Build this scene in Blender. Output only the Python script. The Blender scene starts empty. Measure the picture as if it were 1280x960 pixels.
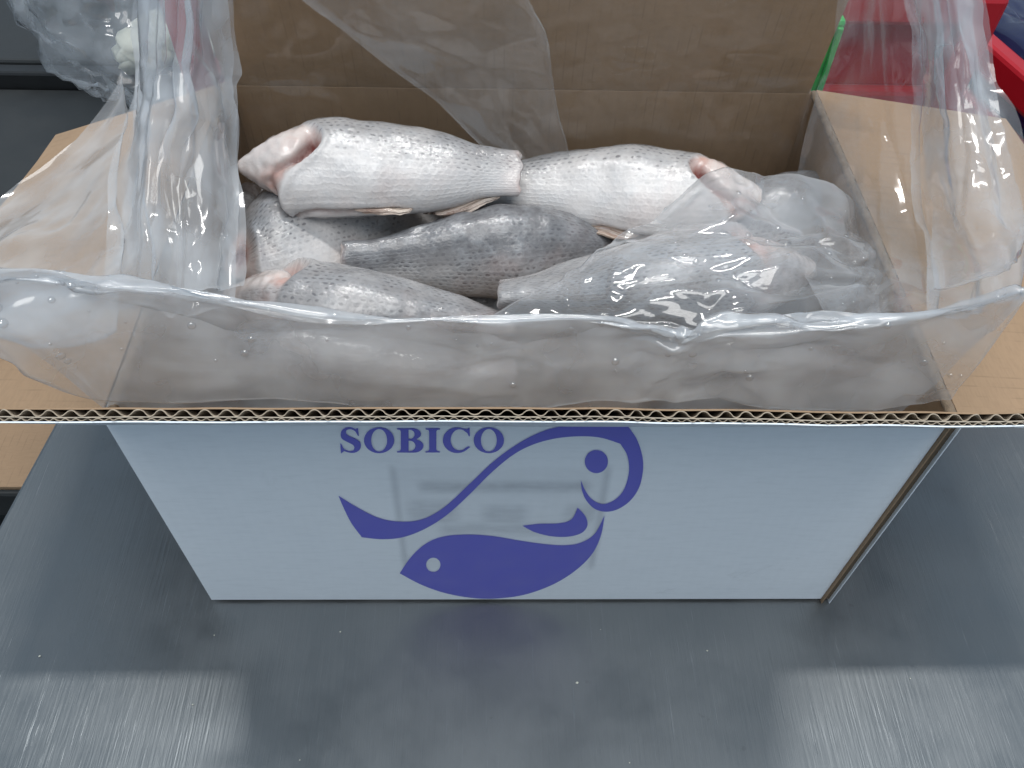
import bpy, bmesh, math, random
import numpy as np
from mathutils import Vector, Matrix, noise, geometry

# ------------------------------------------------------------------ camera
scene = bpy.context.scene
COL = scene.collection
CAM_R = np.array([[0.9996547961594359, -0.004966578804767523, -0.02579964361018957],
                  [-0.01238006355893653, 0.7770795272075575, -0.6292806547329703],
                  [0.02317374682077659, 0.6293828258618559, 0.7767497898090681]])
CAM_C = np.array([-0.0194454, -0.23359755, 0.51567958])
FOC = 1039.7
cd = bpy.data.cameras.new('camera')
cam = bpy.data.objects.new('camera', cd); COL.objects.link(cam)
cam.matrix_world = Matrix(((*CAM_R[0], CAM_C[0]), (*CAM_R[1], CAM_C[1]), (*CAM_R[2], CAM_C[2]), (0, 0, 0, 1)))
cd.sensor_width = 36.0; cd.lens = 36.0 * FOC / 1280.0
cd.clip_start = 0.01; cd.clip_end = 100
scene.camera = cam

# ------------------------------------------------------------------ light
world = bpy.data.worlds.new('World'); scene.world = world; world.use_nodes = True
bg = world.node_tree.nodes['Background']
bg.inputs[0].default_value = (0.64, 0.79, 0.95, 1); bg.inputs[1].default_value = 0.62

def rect_light(name, loc, sx, sy, power, col=(1, .98, .95)):
    l = bpy.data.lights.new(name, 'AREA'); l.shape = 'RECTANGLE'; l.size = sx; l.size_y = sy
    l.energy = power; l.color = col
    o = bpy.data.objects.new(name, l); COL.objects.link(o); o.location = loc
    return o
rect_light('ceiling_tube_and_fill', (0.05, 0.50, 2.30), 1.25, 0.08, 33)
rect_light('ceiling_tube_and_fill', (0.05, -0.9, 2.45), 1.6, 1.3, 36)  # added broad soft fill, no tube: brightens the back wall and carton front

vs = scene.view_settings
vs.view_transform = 'Standard'; vs.look = 'None'; vs.exposure = 0.0; vs.gamma = 1.0
scene.cycles.use_denoising = True
scene.cycles.max_bounces = 7; scene.cycles.transparent_max_bounces = 16
scene.cycles.use_adaptive_sampling = True; scene.cycles.adaptive_threshold = 0.03
scene.cycles.sample_clamp_indirect = 4.0
scene.cycles.caustics_reflective = False; scene.cycles.caustics_refractive = False

# ------------------------------------------------------------------ helpers
def PX(u, v, x=None, y=None, z=None):
    """world point on an axis plane under a measured point of the photograph"""
    d = CAM_R @ np.array([(u - 640) / FOC, (480 - v) / FOC, -1.0])
    if z is not None: t = (z - CAM_C[2]) / d[2]
    elif y is not None: t = (y - CAM_C[1]) / d[1]
    else: t = (x - CAM_C[0]) / d[0]
    return CAM_C + t * d

def link(name, me, mat=None, parent=None):
    o = bpy.data.objects.new(name, me); COL.objects.link(o)
    if mat is not None:
        for m in (mat if isinstance(mat, (list, tuple)) else [mat]): me.materials.append(m)
    if parent is not None: o.parent = parent
    return o

def mesh_obj(name, verts, faces, mat=None, parent=None, smooth=False):
    me = bpy.data.meshes.new(name)
    me.from_pydata([tuple(map(float, v)) for v in verts], [], faces); me.update()
    if smooth: me.polygons.foreach_set('use_smooth', [True] * len(me.polygons))
    return link(name, me, mat, parent)

def empty(name, loc, label, cat, group=None):
    o = bpy.data.objects.new(name, None); COL.objects.link(o); o.location = loc
    o.empty_display_size = .02
    tag(o, label, cat, group); return o

def tag(o, label=None, cat=None, group=None, kind=None):
    if label: o['label'] = label
    if cat: o['category'] = cat
    if group: o['group'] = group
    if kind: o['kind'] = kind
    return o

def box_mesh(name, lo, hi, mat=None, parent=None, bevel=0.0, M=None):
    bm = bmesh.new(); bmesh.ops.create_cube(bm, size=1.0)
    lo = Vector(lo); hi = Vector(hi)
    for v in bm.verts:
        v.co = Vector(((v.co.x + .5) * (hi.x - lo.x) + lo.x, (v.co.y + .5) * (hi.y - lo.y) + lo.y, (v.co.z + .5) * (hi.z - lo.z) + lo.z))
    if bevel > 0: bmesh.ops.bevel(bm, geom=bm.edges[:], offset=bevel, segments=2, affect='EDGES', profile=.5)
    if M is not None: bmesh.ops.transform(bm, matrix=M, verts=bm.verts)
    me = bpy.data.meshes.new(name); bm.to_mesh(me); bm.free()
    return link(name, me, mat, parent)

# ------------------------------------------------------------------ materials
class NT:
    def __init__(s, name):
        s.m = bpy.data.materials.new(name); s.m.use_nodes = True
        s.t = s.m.node_tree; s.t.nodes.clear()
        s.out = s.n('ShaderNodeOutputMaterial')
    def n(s, typ, **kw):
        nd = s.t.nodes.new(typ)
        for k, v in kw.items():
            if k.startswith('i_'):
                key = k[2:]; key = int(key) if key.isdigit() else key.replace('_', ' ')
                s.set(nd.inputs[key], v)
            else: setattr(nd, k, v)
        return nd
    def set(s, inp, v):
        if isinstance(v, bpy.types.NodeSocket): s.t.links.new(v, inp)
        elif isinstance(v, bpy.types.Node): s.t.links.new(v.outputs[0], inp)
        else:
            if isinstance(v, tuple) and len(v) == 3 and inp.type == 'RGBA': v = (*v, 1)
            inp.default_value = v
    def math(s, op, a, b=0.0, clamp=False):
        nd = s.n('ShaderNodeMath', operation=op, use_clamp=clamp); s.set(nd.inputs[0], a); s.set(nd.inputs[1], b); return nd.outputs[0]
    def mix(s, f, a, b):
        nd = s.n('ShaderNodeMix', data_type='RGBA'); s.set(nd.inputs[0], f); s.set(nd.inputs[6], a); s.set(nd.inputs[7], b); return nd.outputs[2]
    def ramp(s, f, stops):
        nd = s.n('ShaderNodeMapRange'); nd.interpolation_type = 'SMOOTHSTEP'
        s.set(nd.inputs[0], f); nd.inputs[1].default_value = stops[0]; nd.inputs[2].default_value = stops[1]
        nd.inputs[3].default_value = stops[2]; nd.inputs[4].default_value = stops[3]; return nd.outputs[0]
    def coords(s, kind='Object', scale=(1, 1, 1), rot=(0, 0, 0)):
        tc = s.n('ShaderNodeTexCoord'); mp = s.n('ShaderNodeMapping'); s.t.links.new(tc.outputs[kind], mp.inputs[0])
        mp.inputs['Scale'].default_value = scale; mp.inputs['Rotation'].default_value = rot; return mp.outputs[0]
    def noise(s, vec, scale, detail=3, rough=.55, dist=0):
        nd = s.n('ShaderNodeTexNoise'); s.set(nd.inputs['Vector'], vec); nd.inputs['Scale'].default_value = scale
        nd.inputs['Detail'].default_value = detail; nd.inputs['Roughness'].default_value = rough; nd.inputs['Distortion'].default_value = dist
        return nd.outputs[0]
    def bump(s, h, strength, dist=.001, normal=None):
        nd = s.n('ShaderNodeBump'); s.set(nd.inputs['Height'], h); nd.inputs['Strength'].default_value = strength
        nd.inputs['Distance'].default_value = dist
        if normal is not None: s.set(nd.inputs['Normal'], normal)
        return nd.outputs[0]
    def pbsdf(s, **kw):
        nd = s.n('ShaderNodeBsdfPrincipled')
        for k, v in kw.items(): s.set(nd.inputs[k.replace('_', ' ')], v)
        return nd
    def done(s, sh):
        s.t.links.new(sh if isinstance(sh, bpy.types.NodeSocket) else sh.outputs[0], s.out.inputs[0]); return s.m

def plain(name, col, rough=.5, metallic=0., var=.12, scale=40, bump=.05):
    n = NT(name); c = n.coords()
    f = n.noise(c, scale, 4)
    dk = tuple(x * (1 - var) for x in col); lt = tuple(min(1, x * (1 + var)) for x in col)
    return n.done(n.pbsdf(Base_Color=n.mix(f, dk, lt), Roughness=n.ramp(f, (.2, .8, rough * .85, min(1, rough * 1.15))), Metallic=metallic,
                          Normal=n.bump(n.noise(c, scale * 6, 2), bump, .0006)))

def kraft(name, axis, base=(.31, .208, .126)):
    """brown liner paper; flute lines show faintly every 6.6 mm across `axis`"""
    n = NT(name); c = n.coords()
    sep = n.n('ShaderNodeSeparateXYZ'); n.set(sep.inputs[0], c)
    w = n.math('SINE', n.math('MULTIPLY', sep.outputs[axis], 2 * math.pi / .0066))
    line = n.ramp(w, (.82, 1.0, 0., 1.))
    sc = (30, 30, 30)
    fib = n.noise(n.coords(scale=(1, 6, 1) if axis == 0 else (6, 1, 6)), 120, 4, .65)
    blot = n.noise(c, 14, 4, .6)
    broken = n.ramp(n.noise(c, 60, 2), (.45, .65, 0., 1.))
    col = n.mix(blot, tuple(x * .86 for x in base), tuple(x * 1.1 for x in base))
    col = n.mix(n.ramp(fib, (.35, .75, 0., .35)), col, tuple(x * .7 for x in base))
    col = n.mix(n.math('MULTIPLY', n.math('MULTIPLY', line, broken), .30), col, tuple(x * .5 for x in base))
    h = n.math('ADD', n.math('MULTIPLY', w, .12), n.math('MULTIPLY', fib, .35))
    return n.done(n.pbsdf(Base_Color=col, Roughness=.62, Normal=n.bump(h, .35, .0008), Specular_IOR_Level=.35))

def make_materials():
    M = {}
    M['kraft_x'] = kraft('kraft_liner_lines_across_x', 0)
    M['kraft_y'] = kraft('kraft_liner_lines_across_y', 1)
    # bleached white outer liner
    n = NT('white_liner'); c = n.coords()
    f = n.noise(n.coords(scale=(1, 1, 5)), 60, 4, .6); b = n.noise(c, 9, 3)
    col = n.mix(b, (.74, .80, .85), (.81, .86, .90)); col = n.mix(n.ramp(f, (.4, .8, 0., .22)), col, (.58, .64, .68))
    col = n.mix(n.math('MULTIPLY', n.ramp(n.noise(c, 33, 5, .7, .6), (.60, .72, 0., .30)), n.ramp(b, (.45, .62, 0., 1.))), col, (.50, .54, .56))
    sx_ = n.n('ShaderNodeSeparateXYZ'); n.set(sx_.inputs[0], c); fl_ = n.math('MULTIPLY', n.math('SINE', n.math('MULTIPLY', sx_.outputs[0], 2 * math.pi / .0066)), .22)
    M['white'] = n.done(n.pbsdf(Base_Color=col, Roughness=.45, Normal=n.bump(n.math('ADD', n.math('ADD', f, fl_), n.math('MULTIPLY', b, 6.)), .16, .0010), Specular_IOR_Level=.3))
    M['flute'] = plain('grey_flute_paper', (.33, .275, .21), .85, var=.4, scale=300, bump=.4)
    M['liner_edge'] = plain('liner_paper_edge', (.38, .33, .265), .85, var=.45, scale=400, bump=.4)
    M['raw_core'] = plain('raw_board_core', (.115, .085, .055), .9, var=.5, scale=250, bump=.6)
    M['torn'] = plain('torn_board_edge', (.22, .165, .115), .9, var=.6, scale=350, bump=.8)
    M['ink'] = plain('blue_violet_ink', (.135, .14, .54), .5, var=.05, scale=50, bump=.05)
    # brushed steel
    n = NT('brushed_steel'); c = n.coords()
    a = n.noise(n.coords(scale=(1, .03, 1), rot=(0, 0, .42)), 420, 3, .7)
    a2 = n.noise(n.coords(scale=(1, .04, 1), rot=(0, 0, -.35)), 360, 3, .7)
    big = n.noise(c, 5, 4, .6); mid = n.noise(c, 28, 4, .6)
    sc = n.math('MULTIPLY', n.math('ADD', n.ramp(a, (.60, .74, 0., 1.)), n.ramp(a2, (.62, .76, 0., 1.))), n.ramp(mid, (.35, .65, .2, 1.)))
    col = n.mix(big, (.165, .182, .192), (.235, .252, .262)); col = n.mix(n.math('MULTIPLY', sc, .16, True), col, (.50, .53, .55))
    spots = n.ramp(n.noise(c, 90, 2), (.74, .80, 0., .5)); col = n.mix(spots, col, (.16, .17, .18))
    rough = n.math('ADD', n.math('ADD', n.ramp(mid, (.3, .7, .36, .45)), n.ramp(big, (.35, .65, -.04, .07))), n.math('MULTIPLY', sc, .06))
    h = n.math('ADD', n.math('MULTIPLY', sc, -.5), n.math('ADD', n.math('MULTIPLY', n.math('ADD', a, a2), .5), n.math('MULTIPLY', big, .8)))
    M['steel'] = n.done(n.pbsdf(Base_Color=col, Metallic=.92, Roughness=rough, Normal=n.bump(h, .42, .0006)))
    M['dark_steel'] = plain('dark_bench_steel', (.034, .037, .038), .55, .2, .3, 25, .15)
    M['black_lip'] = plain('black_bench_lip', (.012, .013, .014), .45)
    M['floor'] = plain('dark_wet_floor', (.02, .024, .024), .4)
    M['red'] = plain('red_plastic', (.36, .007, .015), .32, var=.15, scale=20)
    M['blue'] = plain('blue_plastic', (.012, .045, .20), .3, var=.3, scale=20)
    M['navy'] = plain('navy_film', (.010, .014, .05), .18, var=.4, scale=15, bump=.3)
    M['green'] = plain('green_plastic', (.02, .36, .07), .35, var=.4, scale=60)
    M['ice'] = plain('pale_frozen_pieces', (.62, .62, .52), .4, var=.25, scale=60, bump=.3)
    return M
MAT = make_materials()

def film_material(name, milky, col=(.86, .90, .94), rough=.10, gloss=1.0, slant=.5):
    """thin polyethylene: mostly clear, a little milky scatter, glossy on both faces; the creases are geometry"""
    n = NT(name)
    cloud = n.noise(n.coords(), 26, 2)
    # Fresnel of a thin sheet, the same from both sides (Schlick)
    ge = n.n('ShaderNodeNewGeometry'); dt = n.n('ShaderNodeVectorMath', operation='DOT_PRODUCT')
    n.t.links.new(ge.outputs['Normal'], dt.inputs[0]); n.t.links.new(ge.outputs['Incoming'], dt.inputs[1])
    fc = n.math('SUBTRACT', 1.0, n.math('ABSOLUTE', dt.outputs['Value']), True)
    fr = n.math('ADD', n.math('MULTIPLY', n.math('POWER', fc, 5.0), .90), .075)
    gl = n.n('ShaderNodeBsdfGlossy'); gl.inputs['Roughness'].default_value = rough
    tr = n.n('ShaderNodeBsdfTransparent'); tr.inputs[0].default_value = (.97, .975, .98, 1)
    df = n.n('ShaderNodeBsdfDiffuse'); df.inputs[0].default_value = (*col, 1)
    tl = n.n('ShaderNodeBsdfTranslucent'); tl.inputs[0].default_value = (*col, 1)
    md = n.n('ShaderNodeMixShader'); md.inputs[0].default_value = .5
    n.t.links.new(df.outputs[0], md.inputs[1]); n.t.links.new(tl.outputs[0], md.inputs[2])
    # slant paths through the film scatter more
    k = n.math('MULTIPLY', n.math('ADD', milky, n.math('MULTIPLY', n.math('POWER', fc, 3.0), slant)), n.ramp(cloud, (.3, .7, .6, 1.35)), True)
    m1 = n.n('ShaderNodeMixShader'); n.set(m1.inputs[0], k)
    n.t.links.new(tr.outputs[0], m1.inputs[1]); n.t.links.new(md.outputs[0], m1.inputs[2])
    m2 = n.n('ShaderNodeMixShader'); n.set(m2.inputs[0], n.math('MULTIPLY', fr, gloss, True))
    n.t.links.new(m1.outputs[0], m2.inputs[1]); n.t.links.new(gl.outputs[0], m2.inputs[2])
    return n.done(m2)

def fish_material():
    n = NT('wet_fish_skin')
    at = {}
    for k in ('flesh', 'dark', 'cavity', 'tone'):
        a = n.n('ShaderNodeAttribute'); a.attribute_name = k; at[k] = a.outputs['Fac']
    uv = n.n('ShaderNodeUVMap'); uv.uv_map = 'UVMap'
    # staggered scale lattice (u, v in metres)
    mp = n.n('ShaderNodeMapping'); n.t.links.new(uv.outputs[0], mp.inputs[0]); mp.inputs['Scale'].default_value = (1 / .0046, 1 / .0034, 1)
    wob = n.n('ShaderNodeTexNoise'); n.set(wob.inputs['Vector'], mp.outputs[0]); wob.inputs['Scale'].default_value = .6
    vadd = n.n('ShaderNodeVectorMath', operation='ADD'); n.t.links.new(mp.outputs[0], vadd.inputs[0])
    vs_ = n.n('ShaderNodeVectorMath', operation='SCALE'); n.t.links.new(wob.outputs['Color'], vs_.inputs[0]); vs_.inputs['Scale'].default_value = 1.0
    n.t.links.new(vs_.outputs[0], vadd.inputs[1])
    sep = n.n('ShaderNodeSeparateXYZ'); n.t.links.new(vadd.outputs[0], sep.inputs[0])
    row = n.math('FLOOR', sep.outputs[1])
    uu = n.math('ADD', sep.outputs[0], n.math('MULTIPLY', n.math('MODULO', n.math('ABSOLUTE', row), 2.0), .5))
    fu = n.math('SUBTRACT', n.math('FRACT', uu), .5); fv = n.math('SUBTRACT', n.math('FRACT', sep.outputs[1]), .5)
    d = n.math('SQRT', n.math('ADD', n.math('MULTIPLY', fu, fu), n.math('MULTIPLY', n.math('MULTIPLY', fv, fv), 2.2)))
    c = n.coords()
    big = n.noise(c, 26, 4, .6); mid = n.noise(c, 90, 4, .6); fine = n.noise(c, 420, 3, .6)
    fine2 = n.noise(c, 260, 3, .6)
    cell = n.n('ShaderNodeTexWhiteNoise', noise_dimensions='2D')
    cv = n.n('ShaderNodeCombineXYZ'); n.set(cv.inputs[0], n.math('FLOOR', uu)); n.set(cv.inputs[1], row); n.t.links.new(cv.outputs[0], cell.inputs[0])
    dot = n.ramp(n.math('ADD', d, n.math('MULTIPLY', n.math('SUBTRACT', fine2, .5), .75)), (.12, .40, 1., 0.))
    mot = n.noise(c, 45, 4, .65, .5)
    d2 = n.math('SQRT', n.math('ADD', n.math('MULTIPLY', fu, fu), n.math('MULTIPLY', fv, fv)))
    scl = n.math('MULTIPLY', n.math('ADD', n.ramp(d2, (.25, .6, 1., 0.)), n.math('MULTIPLY', fu, .9)), n.ramp(mot, (.32, .58, .15, 1.)))
    dot = n.math('MULTIPLY', n.math('MULTIPLY', dot, n.ramp(mot, (.30, .58, .35, 1.))), n.ramp(cell.outputs[0], (.05, .6, .15, 1.)))
    # pigment: dark back, pale belly
    dk = n.math('ADD', n.math('MULTIPLY', at['dark'], .95), n.math('ADD', n.math('MULTIPLY', n.math('SUBTRACT', big, .5), .6), n.math('MULTIPLY', n.math('SUBTRACT', mot, .5), .5)))
    skin = n.mix(n.ramp(dk, (.0, 1.05, 0., 1.)), (.57, .555, .55), (.12, .122, .13))
    skin = n.mix(n.ramp(mid, (.35, .75, 0., .30)), skin, (.44, .47, .50))
    skin = n.mix(n.math('MULTIPLY', n.ramp(fine2, (.5, .75, 0., .35)), n.ramp(dk, (.1, .7, .3, 1.))), skin, (.22, .22, .24))
    skin = n.mix(n.math('MULTIPLY', dot, n.ramp(dk, (.0, .5, .06, .8))), skin, (.075, .075, .085))
    blush = n.math('MULTIPLY', n.ramp(n.noise(c, 17, 3), (.52, .72, 0., 1.)), .18)
    skin = n.mix(blush, skin, (.60, .40, .34))
    fl = n.mix(n.math('MULTIPLY', n.ramp(n.noise(c, 75, 4, .6, .8), (.36, .70, .1, 1.)), n.ramp(at['tone'], (.0, .9, .12, 1.))), (.62, .57, .545), (.54, .33, .28))
    col = n.mix(at['flesh'], skin, fl)
    col = n.mix(n.math('MULTIPLY', at['cavity'], n.ramp(mid, (.25, .6, .6, 1.))), col, (.15, .028, .022))
    h = n.math('ADD', n.math('MULTIPLY', scl, n.math('MULTIPLY', n.math('SUBTRACT', .9, at['flesh']), .50)), n.math('ADD', n.math('MULTIPLY', mid, 2.2), n.math('MULTIPLY', fine, .4)))
    nor = n.bump(h, .32, .0010)
    wet = n.bump(n.math('ADD', n.math('MULTIPLY', mid, 1.0), n.math('MULTIPLY', n.noise(c, 170, 4, .65, 1.2), .9)), .50, .0012)
    p = n.pbsdf(Base_Color=col, Roughness=n.ramp(big, (.3, .7, .36, .52)), Normal=nor, Specular_IOR_Level=.35,
                Coat_Weight=n.ramp(mot, (.3, .55, .5, 1.)), Coat_Roughness=.075, Coat_Normal=wet)
    return n.done(p)
MAT['fish'] = fish_material()
def fin_material():
    n = NT('wet_fin_membrane'); uv = n.n('ShaderNodeUVMap'); uv.uv_map = 'UVMap'
    mp = n.n('ShaderNodeMapping'); n.t.links.new(uv.outputs[0], mp.inputs[0]); mp.inputs['Scale'].default_value = (.6, 9, 1)
    f = n.noise(mp.outputs[0], 3, 3)
    col = n.mix(n.ramp(f, (.4, .62, 0., 1.)), (.66, .58, .50), (.26, .15, .11))
    return n.done(n.pbsdf(Base_Color=col, Roughness=.25, Coat_Weight=.8, Coat_Roughness=.08, Normal=n.bump(f, .5, .002)))
MAT['fin'] = fin_material()

# ================================================================== SETTING
fl = mesh_obj('floor', [(-6, -4, -.85), (6, -4, -.85), (6, 7, -.85), (-6, 7, -.85)], [(0, 1, 2, 3)], MAT['floor'])
tag(fl, kind='structure')

# steel work table, left edge just beside the carton
tb = empty('steel_table', (0, .2, -.85), 'scratched brushed steel work table under the open carton', 'table')
def tbp(p): return (p[0], p[1] - .2, p[2] + .85)
top = [(-.3655, -1.0), (1.4, -1.0), (1.4, 1.05), (-.330, 1.05)]
edge_x = lambda y: -.3645 + (y + .0) * .105
top = [(edge_x(-1.0), -1.0), (1.4, -1.0), (1.4, .95), (edge_x(.95), .95)]
bm = bmesh.new()
lo = [bm.verts.new(tbp((x, y, -.032))) for x, y in top]; hi = [bm.verts.new(tbp((x, y, 0))) for x, y in top]
bm.faces.new(hi); bm.faces.new(lo[::-1])
for i in range(4): bm.faces.new((lo[i], lo[(i + 1) % 4], hi[(i + 1) % 4], hi[i]))
bmesh.ops.bevel(bm, geom=bm.edges[:], offset=.003, segments=2, affect='EDGES', profile=.5)
me = bpy.data.meshes.new('tabletop'); bm.to_mesh(me); bm.free(); link('tabletop', me, MAT['steel'], tb)
for (x, y) in ((edge_x(-.9) + .06, -.92), (1.3, -.92), (1.3, .85), (edge_x(.85) + .06, .85)):
    box_mesh('leg', tbp((x - .02, y - .02, -.849)), tbp((x + .02, y + .02, -.0325)), MAT['steel'], tb, .004)

# darker bench to the left, lower than the table
sb = empty('side_bench', (-.9, .6, -.85), 'dark grey bench with a black raised lip left of the steel table', 'bench')
def sbp(p): return (p[0] + .9, p[1] - .6, p[2] + .85)
box_mesh('benchtop', sbp((-1.7, .155, -.16)), sbp((-.372, .790, -.12)), MAT['dark_steel'], sb, .004)
box_mesh('raised_lip', sbp((-1.7, .792, -.16)), sbp((-.30, .815, -.098)), MAT['black_lip'], sb, .004)
box_mesh('rear_shelf', sbp((-1.7, .817, -.16)), sbp((-.28, 1.9, -.094)), MAT['dark_steel'], sb, .004)
for x, y in ((-1.6, .2), (-.45, .2), (-1.6, 1.8), (-.45, 1.8)):
    box_mesh('leg', sbp((x - .02, y - .02, -.849)), sbp((x + .02, y + .02, -.161)), MAT['black_lip'], sb)

# flat piece of carton board on the side bench (seen below the front flap at the left)
cb = box_mesh('cardboard_sheet', (-.70, .158, -.1185), (-.374, .40, -.1135), MAT['kraft_x'], None, .0008)
tag(cb, 'flat brown cardboard sheet on the dark bench, at the left picture edge', 'cardboard')

# ================================================================== CARTON
W, D, H, T = .2, .2846, .2004, .005
ct = empty('carton', (0, 0, 0), 'open white outside, brown inside double-wall carton full of frozen fish', 'carton')

def edge_bow(x): return .0014 * noise.noise(Vector((x * 7, 1.7, 0))) + .0005 * noise.noise(Vector((x * 31, 4.2, 0)))
def wave_strip(name, length, depth, pitch, amp, z0, th, mat, parent, M, seed, x0=0.):
    """one corrugated medium: a wavy paper strip of real thickness, running the depth of the board"""
    rnd = random.Random(seed); n = int(length / pitch) * 10 + 1
    ph = [rnd.uniform(-.5, .5) for _ in range(n)]
    verts, faces = [], []
    for i in range(n):
        x = x0 + length * i / (n - 1)
        wv = noise.noise(Vector((x * 22, seed, 0))) * 1.5 + noise.noise(Vector((x * 90, seed, 7))) * .5
        p = 2 * math.pi * (x / pitch) + wv * 1.5
        s = math.sin(p); s = math.copysign(abs(s) ** .75, s)
        a = amp * (1 - .18 * abs(noise.noise(Vector((x * 60, seed + 5, 0)))))
        a = a * (1 - .55 * max(0, noise.noise(Vector((x * 18, 9.1, seed)))))
        z = z0 + a * s + edge_bow(x)
        jag = .0014 * noise.noise(Vector((x * 300, seed + 9, 0)))
        for (yy, dz) in ((0 + jag, -th / 2), (0 + jag, th / 2), (depth, th / 2), (depth, -th / 2)):
            verts.append(M @ Vector((x, yy, z + dz)))
    for i in range(n - 1):
        a, b = i * 4, i * 4 + 4
        for k in range(4):
            faces.append((a + k, a + (k + 1) % 4, b + (k + 1) % 4, b + k))
    faces.append((0, 1, 2, 3)); e = (n - 1) * 4; faces.append((e + 3, e + 2, e + 1, e))
    return mesh_obj(name, verts, faces, mat, parent)

def liner_strip(name, x0, x1, depth, z0, z1, mat, parent, M, seed, jag=.0006, mats=None):
    n = 160; verts, faces = [], []
    for i in range(n + 1):
        x = x0 + (x1 - x0) * i / n
        j = jag * noise.noise(Vector((x * 180, seed, 0))) + jag * .6 * noise.noise(Vector((x * 600, seed, 3)))
        w = .00028 * noise.noise(Vector((x * 40, seed + 2, 0))) + edge_bow(x)
        for (yy, zz) in ((j, z0 + w), (j, z1 + w), (depth, z1), (depth, z0)):
            verts.append(M @ Vector((x, yy, zz)))
    for i in range(n):
        a, b = i * 4, i * 4 + 4
        for k in range(4): faces.append((a + k, a + (k + 1) % 4, b + (k + 1) % 4, b + k))
    faces.append((0, 1, 2, 3)); e = n * 4; faces.append((e + 3, e + 2, e + 1, e))
    return mesh_obj(name, verts, faces, mat, parent)

def board(name, lo, hi, axis, inner, parent, M=None, mat_in='kraft_x', core='raw_core', inset=.0012):
    """panel of board: inner brown liner, raw core, outer white liner. axis = thickness axis, inner = +1/-1 side of inner face"""
    t = .0006; lo = list(lo); hi = list(hi)
    a0, a1 = lo[axis], hi[axis]
    lo_c, hi_c = lo[:], hi[:]; lo_c[axis] = a0 + t; hi_c[axis] = a1 - t
    for k in range(3):
        if k != axis: lo_c[k] += inset; hi_c[k] -= inset
    root = box_mesh(name, lo_c, hi_c, MAT[core], parent, 0, M)
    lo_l, hi_l = lo[:], hi[:]; hi_l[axis] = a0 + t
    lo_h, hi_h = lo[:], hi[:]; lo_h[axis] = a1 - t
    inn, out = ((lo_h, hi_h), (lo_l, hi_l)) if inner > 0 else ((lo_l, hi_l), (lo_h, hi_h))
    box_mesh('inner_liner', *inn, MAT[mat_in], root, 0, M); box_mesh('outer_liner', *out, MAT['white'], root, 0, M)
    return root

front = board('front_panel', (-W, 0, 0.0030), (W, T, H), 1, 1, ct)
back = board('back_panel', (-W, D - T, .0008), (W + T, D, H), 1, -1, ct)
board('side_panel', (-W, T + .0003, .0008), (-W + T, D - T - .0002, H), 0, 1, ct, mat_in='kraft_y')
board('side_panel', (W + .0003, -.0022, .0008), (W + T + .001, D - T - .0002, H), 0, -1, ct, mat_in='kraft_y', inset=.0022)
board('bottom_panel', (-W + T + .0003, T + .0003, .001), (W - .0003, D - T - .0003, .006), 2, 1, ct)

# front flap: swung up and outwards, its free edge turned to the viewer
FL = .102
ang = math.atan2(.1172, -.0838)                     # direction of the flap in the y-z plane
fdir = Vector((0, math.cos(ang), math.sin(ang)))     # hinge -> free edge
fnor = Vector((0, fdir.z, -fdir.y))                  # towards the inner (brown) face
if fnor.y < 0: fnor = -fnor
hinge = Vector((0, -.001, H + .0005))
free = hinge + fdir * FL
# local strip frame: x along edge, y from free edge back towards hinge, z towards inner face
MF = Matrix(((1, 0, 0, free.x), (0, -fdir.y, fnor.y, free.y), (0, -fdir.z, fnor.z, free.z), (0, 0, 0, 1)))
ff = liner_strip('front_flap', -W, W, FL, -.00255, -.00205, MAT['white'], ct, MF, 1)
ff['label'] = 'front flap with its fluted cut edge towards the viewer'
liner_strip('inner_liner', -W, W, FL, .0020, .0026, MAT['kraft_x'], ff, MF, 2, .0004)
liner_strip('middle_liner', -W, W, FL, -.00085, -.00045, MAT['liner_edge'], ff, MF, 3)
wave_strip('large_flute', 2 * W, FL, .0075, .00118, .00078, .00042, MAT['flute'], ff, MF, 4, -W)
wave_strip('small_flute', 2 * W, FL, .0037, .00048, -.00145, .00030, MAT['flute'], ff, MF, 5, -W)
# side flaps, folded out and slightly down
def side_flap(sx, tip, twist):
    hx = sx * (W + T * .5) if sx > 0 else -W + T * .4; d = Vector((tip[0] - hx, 0, tip[1] - H)); L = d.length; d.normalize()
    up = Vector((-d.z * sx, 0, abs(d.x))).normalized()
    X = d; Y = Vector((0, 1, 0)); Z = up
    M = Matrix(((X.x, Y.x, Z.x, hx), (X.y, Y.y, Z.y, 0), (X.z, Y.z, Z.z, H + .0006), (0, 0, 0, 1)))
    f = board('side_flap', (.002, .0005, -.0038), (L, D - .001, .0012), 2, 1, ct, M, 'kraft_y')
    for o_ in [f] + list(f.children):                       # the loose flap twists: its near corner stands higher
        bm = bmesh.new(); bm.from_mesh(o_.data)
        bmesh.ops.subdivide_edges(bm, edges=bm.edges[:], cuts=7, use_grid_fill=True)
        for v in bm.verts:
            v.co.z += twist * max(0, 1 - v.co.y / D) ** 1.4 * abs(v.co.x - hx) / L
        bm.to_mesh(o_.data); bm.free()
    return f
side_flap(-1, (-.3311, .1563), .052)
side_flap(1, (.3478, .1796), .012)
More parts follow.
